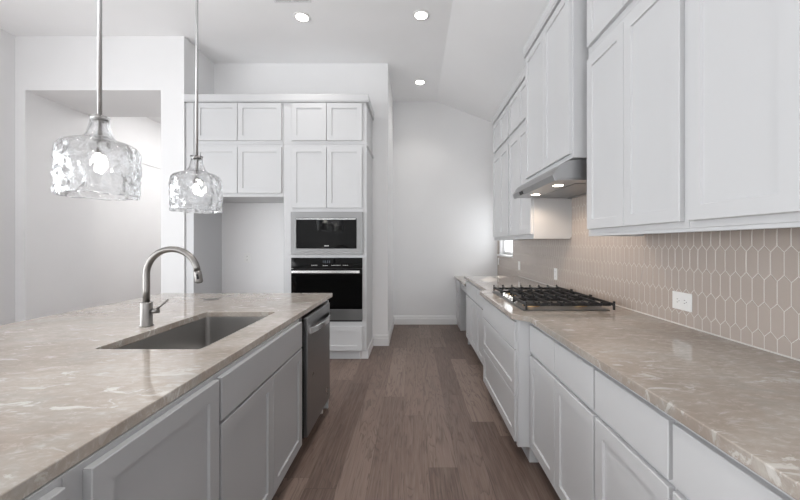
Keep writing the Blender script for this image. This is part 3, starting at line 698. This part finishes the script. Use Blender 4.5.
# ------------------------------------------------------------------ pendants
def pendant(x, y, label, seed):
    t = Thing('pendant_lamp', label, 'lamp', (x, y, 1.55), 'glass pendants above the island')
    prof = [(0.147, 1.555), (0.146, 1.60), (0.147, 1.66), (0.149, 1.72), (0.148, 1.752), (0.144, 1.772), (0.134, 1.787), (0.110, 1.799), (0.080, 1.808), (0.059, 1.820), (0.047, 1.842), (0.039, 1.868), (0.034, 1.893), (0.0345, 1.906), (0.039, 1.917)]
    fine = []
    for (r0, z0), (r1, z1) in zip(prof, prof[1:]):
        n = max(1, int(math.hypot(r1-r0, z1-z0)/0.009))
        fine += [(r0+(r1-r0)*k/n, z0+(z1-z0)*k/n) for k in range(n)]
    fine.append(prof[-1])
    n = 96; mb = MB(); rings = []
    for side in (0, 1):
        for k, (r, z) in enumerate(fine if side == 0 else fine[::-1]):
            ring = []
            for i in range(n):
                a = 2*PI*i/n
                amp = 0.012 if z < 1.77 else (0.004 if z < 1.82 else 0.001)
                p = Vector((math.cos(a)*4.5, math.sin(a)*4.5, z*24)) + Vector((seed*7.3, side*3.1, 0))
                dr = amp*(noise.noise(p)+0.7*noise.noise(p*2.2)) - (0.005 if side else 0)
                dz = 0.006*noise.noise(Vector((math.cos(a)*2, math.sin(a)*2, seed*3.0))) if z < 1.575 else 0
                ring.append(mb.bm.verts.new((x+(r+dr)*math.cos(a), y+(r+dr)*math.sin(a), z+dz)))
            rings.append(ring)
    for k in range(len(rings)):
        A, B = rings[k], rings[(k+1) % len(rings)]
        for i in range(n):
            f = mb.bm.faces.new((A[i], A[(i+1) % n], B[(i+1) % n], B[i])); f.smooth = True
    bmesh.ops.recalc_face_normals(mb.bm, faces=mb.bm.faces)
    t.part('glass_shade', mb, GLASS, label='clear rippled glass shade')
    t.part('collar', MB().lathe([(0.006, 1.898), (0.027, 1.898), (0.028, 1.907), (0.022, 1.911), (0.006, 1.913)], (x, y, 0), 28, closed=True), NICKEL)
    t.part('rod', MB().tube([(x, y, 1.8), (x, y, 3.0), (x, y, 3.69)], 0.0085, 14), STEEL_R)
    t.part('canopy', MB().lathe([(0.011, 3.675), (0.058, 3.69), (0.062, 3.7), (0.062, H-0.0005), (0.011, H-0.0005)], (x, y, 0), 32, closed=True), NICKEL)
    sk = t.part('socket', MB().lathe([(0.010, 1.80), (0.017, 1.795), (0.018, 1.74), (0.0, 1.74)], (x, y, 0), 20), NICKEL)
    t.part('bulb', MB().lathe([(0.0, 1.668), (0.010, 1.670), (0.017, 1.679), (0.019, 1.690), (0.017, 1.702), (0.012, 1.716), (0.010, 1.7395)], (x, y, 0), 20), BULB, sk, label='lit globe bulb')
XPEN = -1.436
pendant(XPEN+0.012, 1.60, 'larger-looking nearer glass pendant, hanging over the island left of the faucet', 1)
pendant(XPEN+0.012, 2.319, 'smaller-looking farther glass pendant, in front of the fridge opening', 2)

# ------------------------------------------------------------------ ceiling fixtures
def can(x, y, label):
    t = Thing('recessed_light', label, 'light', (x, y, H), 'recessed ceiling lights')
    t.part('trim_ring', MB().lathe([(0.062, H-0.0005), (0.088, H-0.0005), (0.086, H-0.006), (0.064, H-0.008)], (x, y, 0), 32, closed=True), PLASTIC)
    t.part('lens', MB().lathe([(0.0, H-0.001), (0.060, H-0.001), (0.060, H-0.005), (0.0, H-0.006)], (x, y, 0), 32), LAMP)
    downlight(x, y, 30)
can(-1.163, 3.69, 'recessed ceiling light left of the aisle, above the oven wall')
can(0.084, 3.66, 'recessed ceiling light over the aisle, the nearer of two in line')
can(0.103, 5.17, 'recessed ceiling light over the aisle, farthest, close to the back wall')
t = Thing('air_vent', 'white slotted ceiling vent at the top edge of the photo', 'vent', (-1.18, 3.315, H))
mb = MB().box((-1.36, 3.165, H-0.008), (-1.34, 3.465, H-0.0005)).box((-1.02, 3.165, H-0.008), (-1.0, 3.465, H-0.0005)).box((-1.34, 3.165, H-0.008), (-1.02, 3.185, H-0.0005)).box((-1.34, 3.445, H-0.008), (-1.02, 3.465, H-0.0005)).box((-1.19, 3.185, H-0.008), (-1.17, 3.445, H-0.0005))
t.part('frame', mb, TRIM)
mb = MB()
for k in range(9): mb.box((-1.339, 3.195+k*0.028, H-0.007), (-1.191, 3.209+k*0.028, H-0.003)).box((-1.169, 3.195+k*0.028, H-0.007), (-1.021, 3.209+k*0.028, H-0.003))
t.part('louvers', mb, TRIM)
t.part('duct', MB().box((-1.339, 3.186, H-0.0022), (-1.021, 3.444, H-0.0006)), DARK)
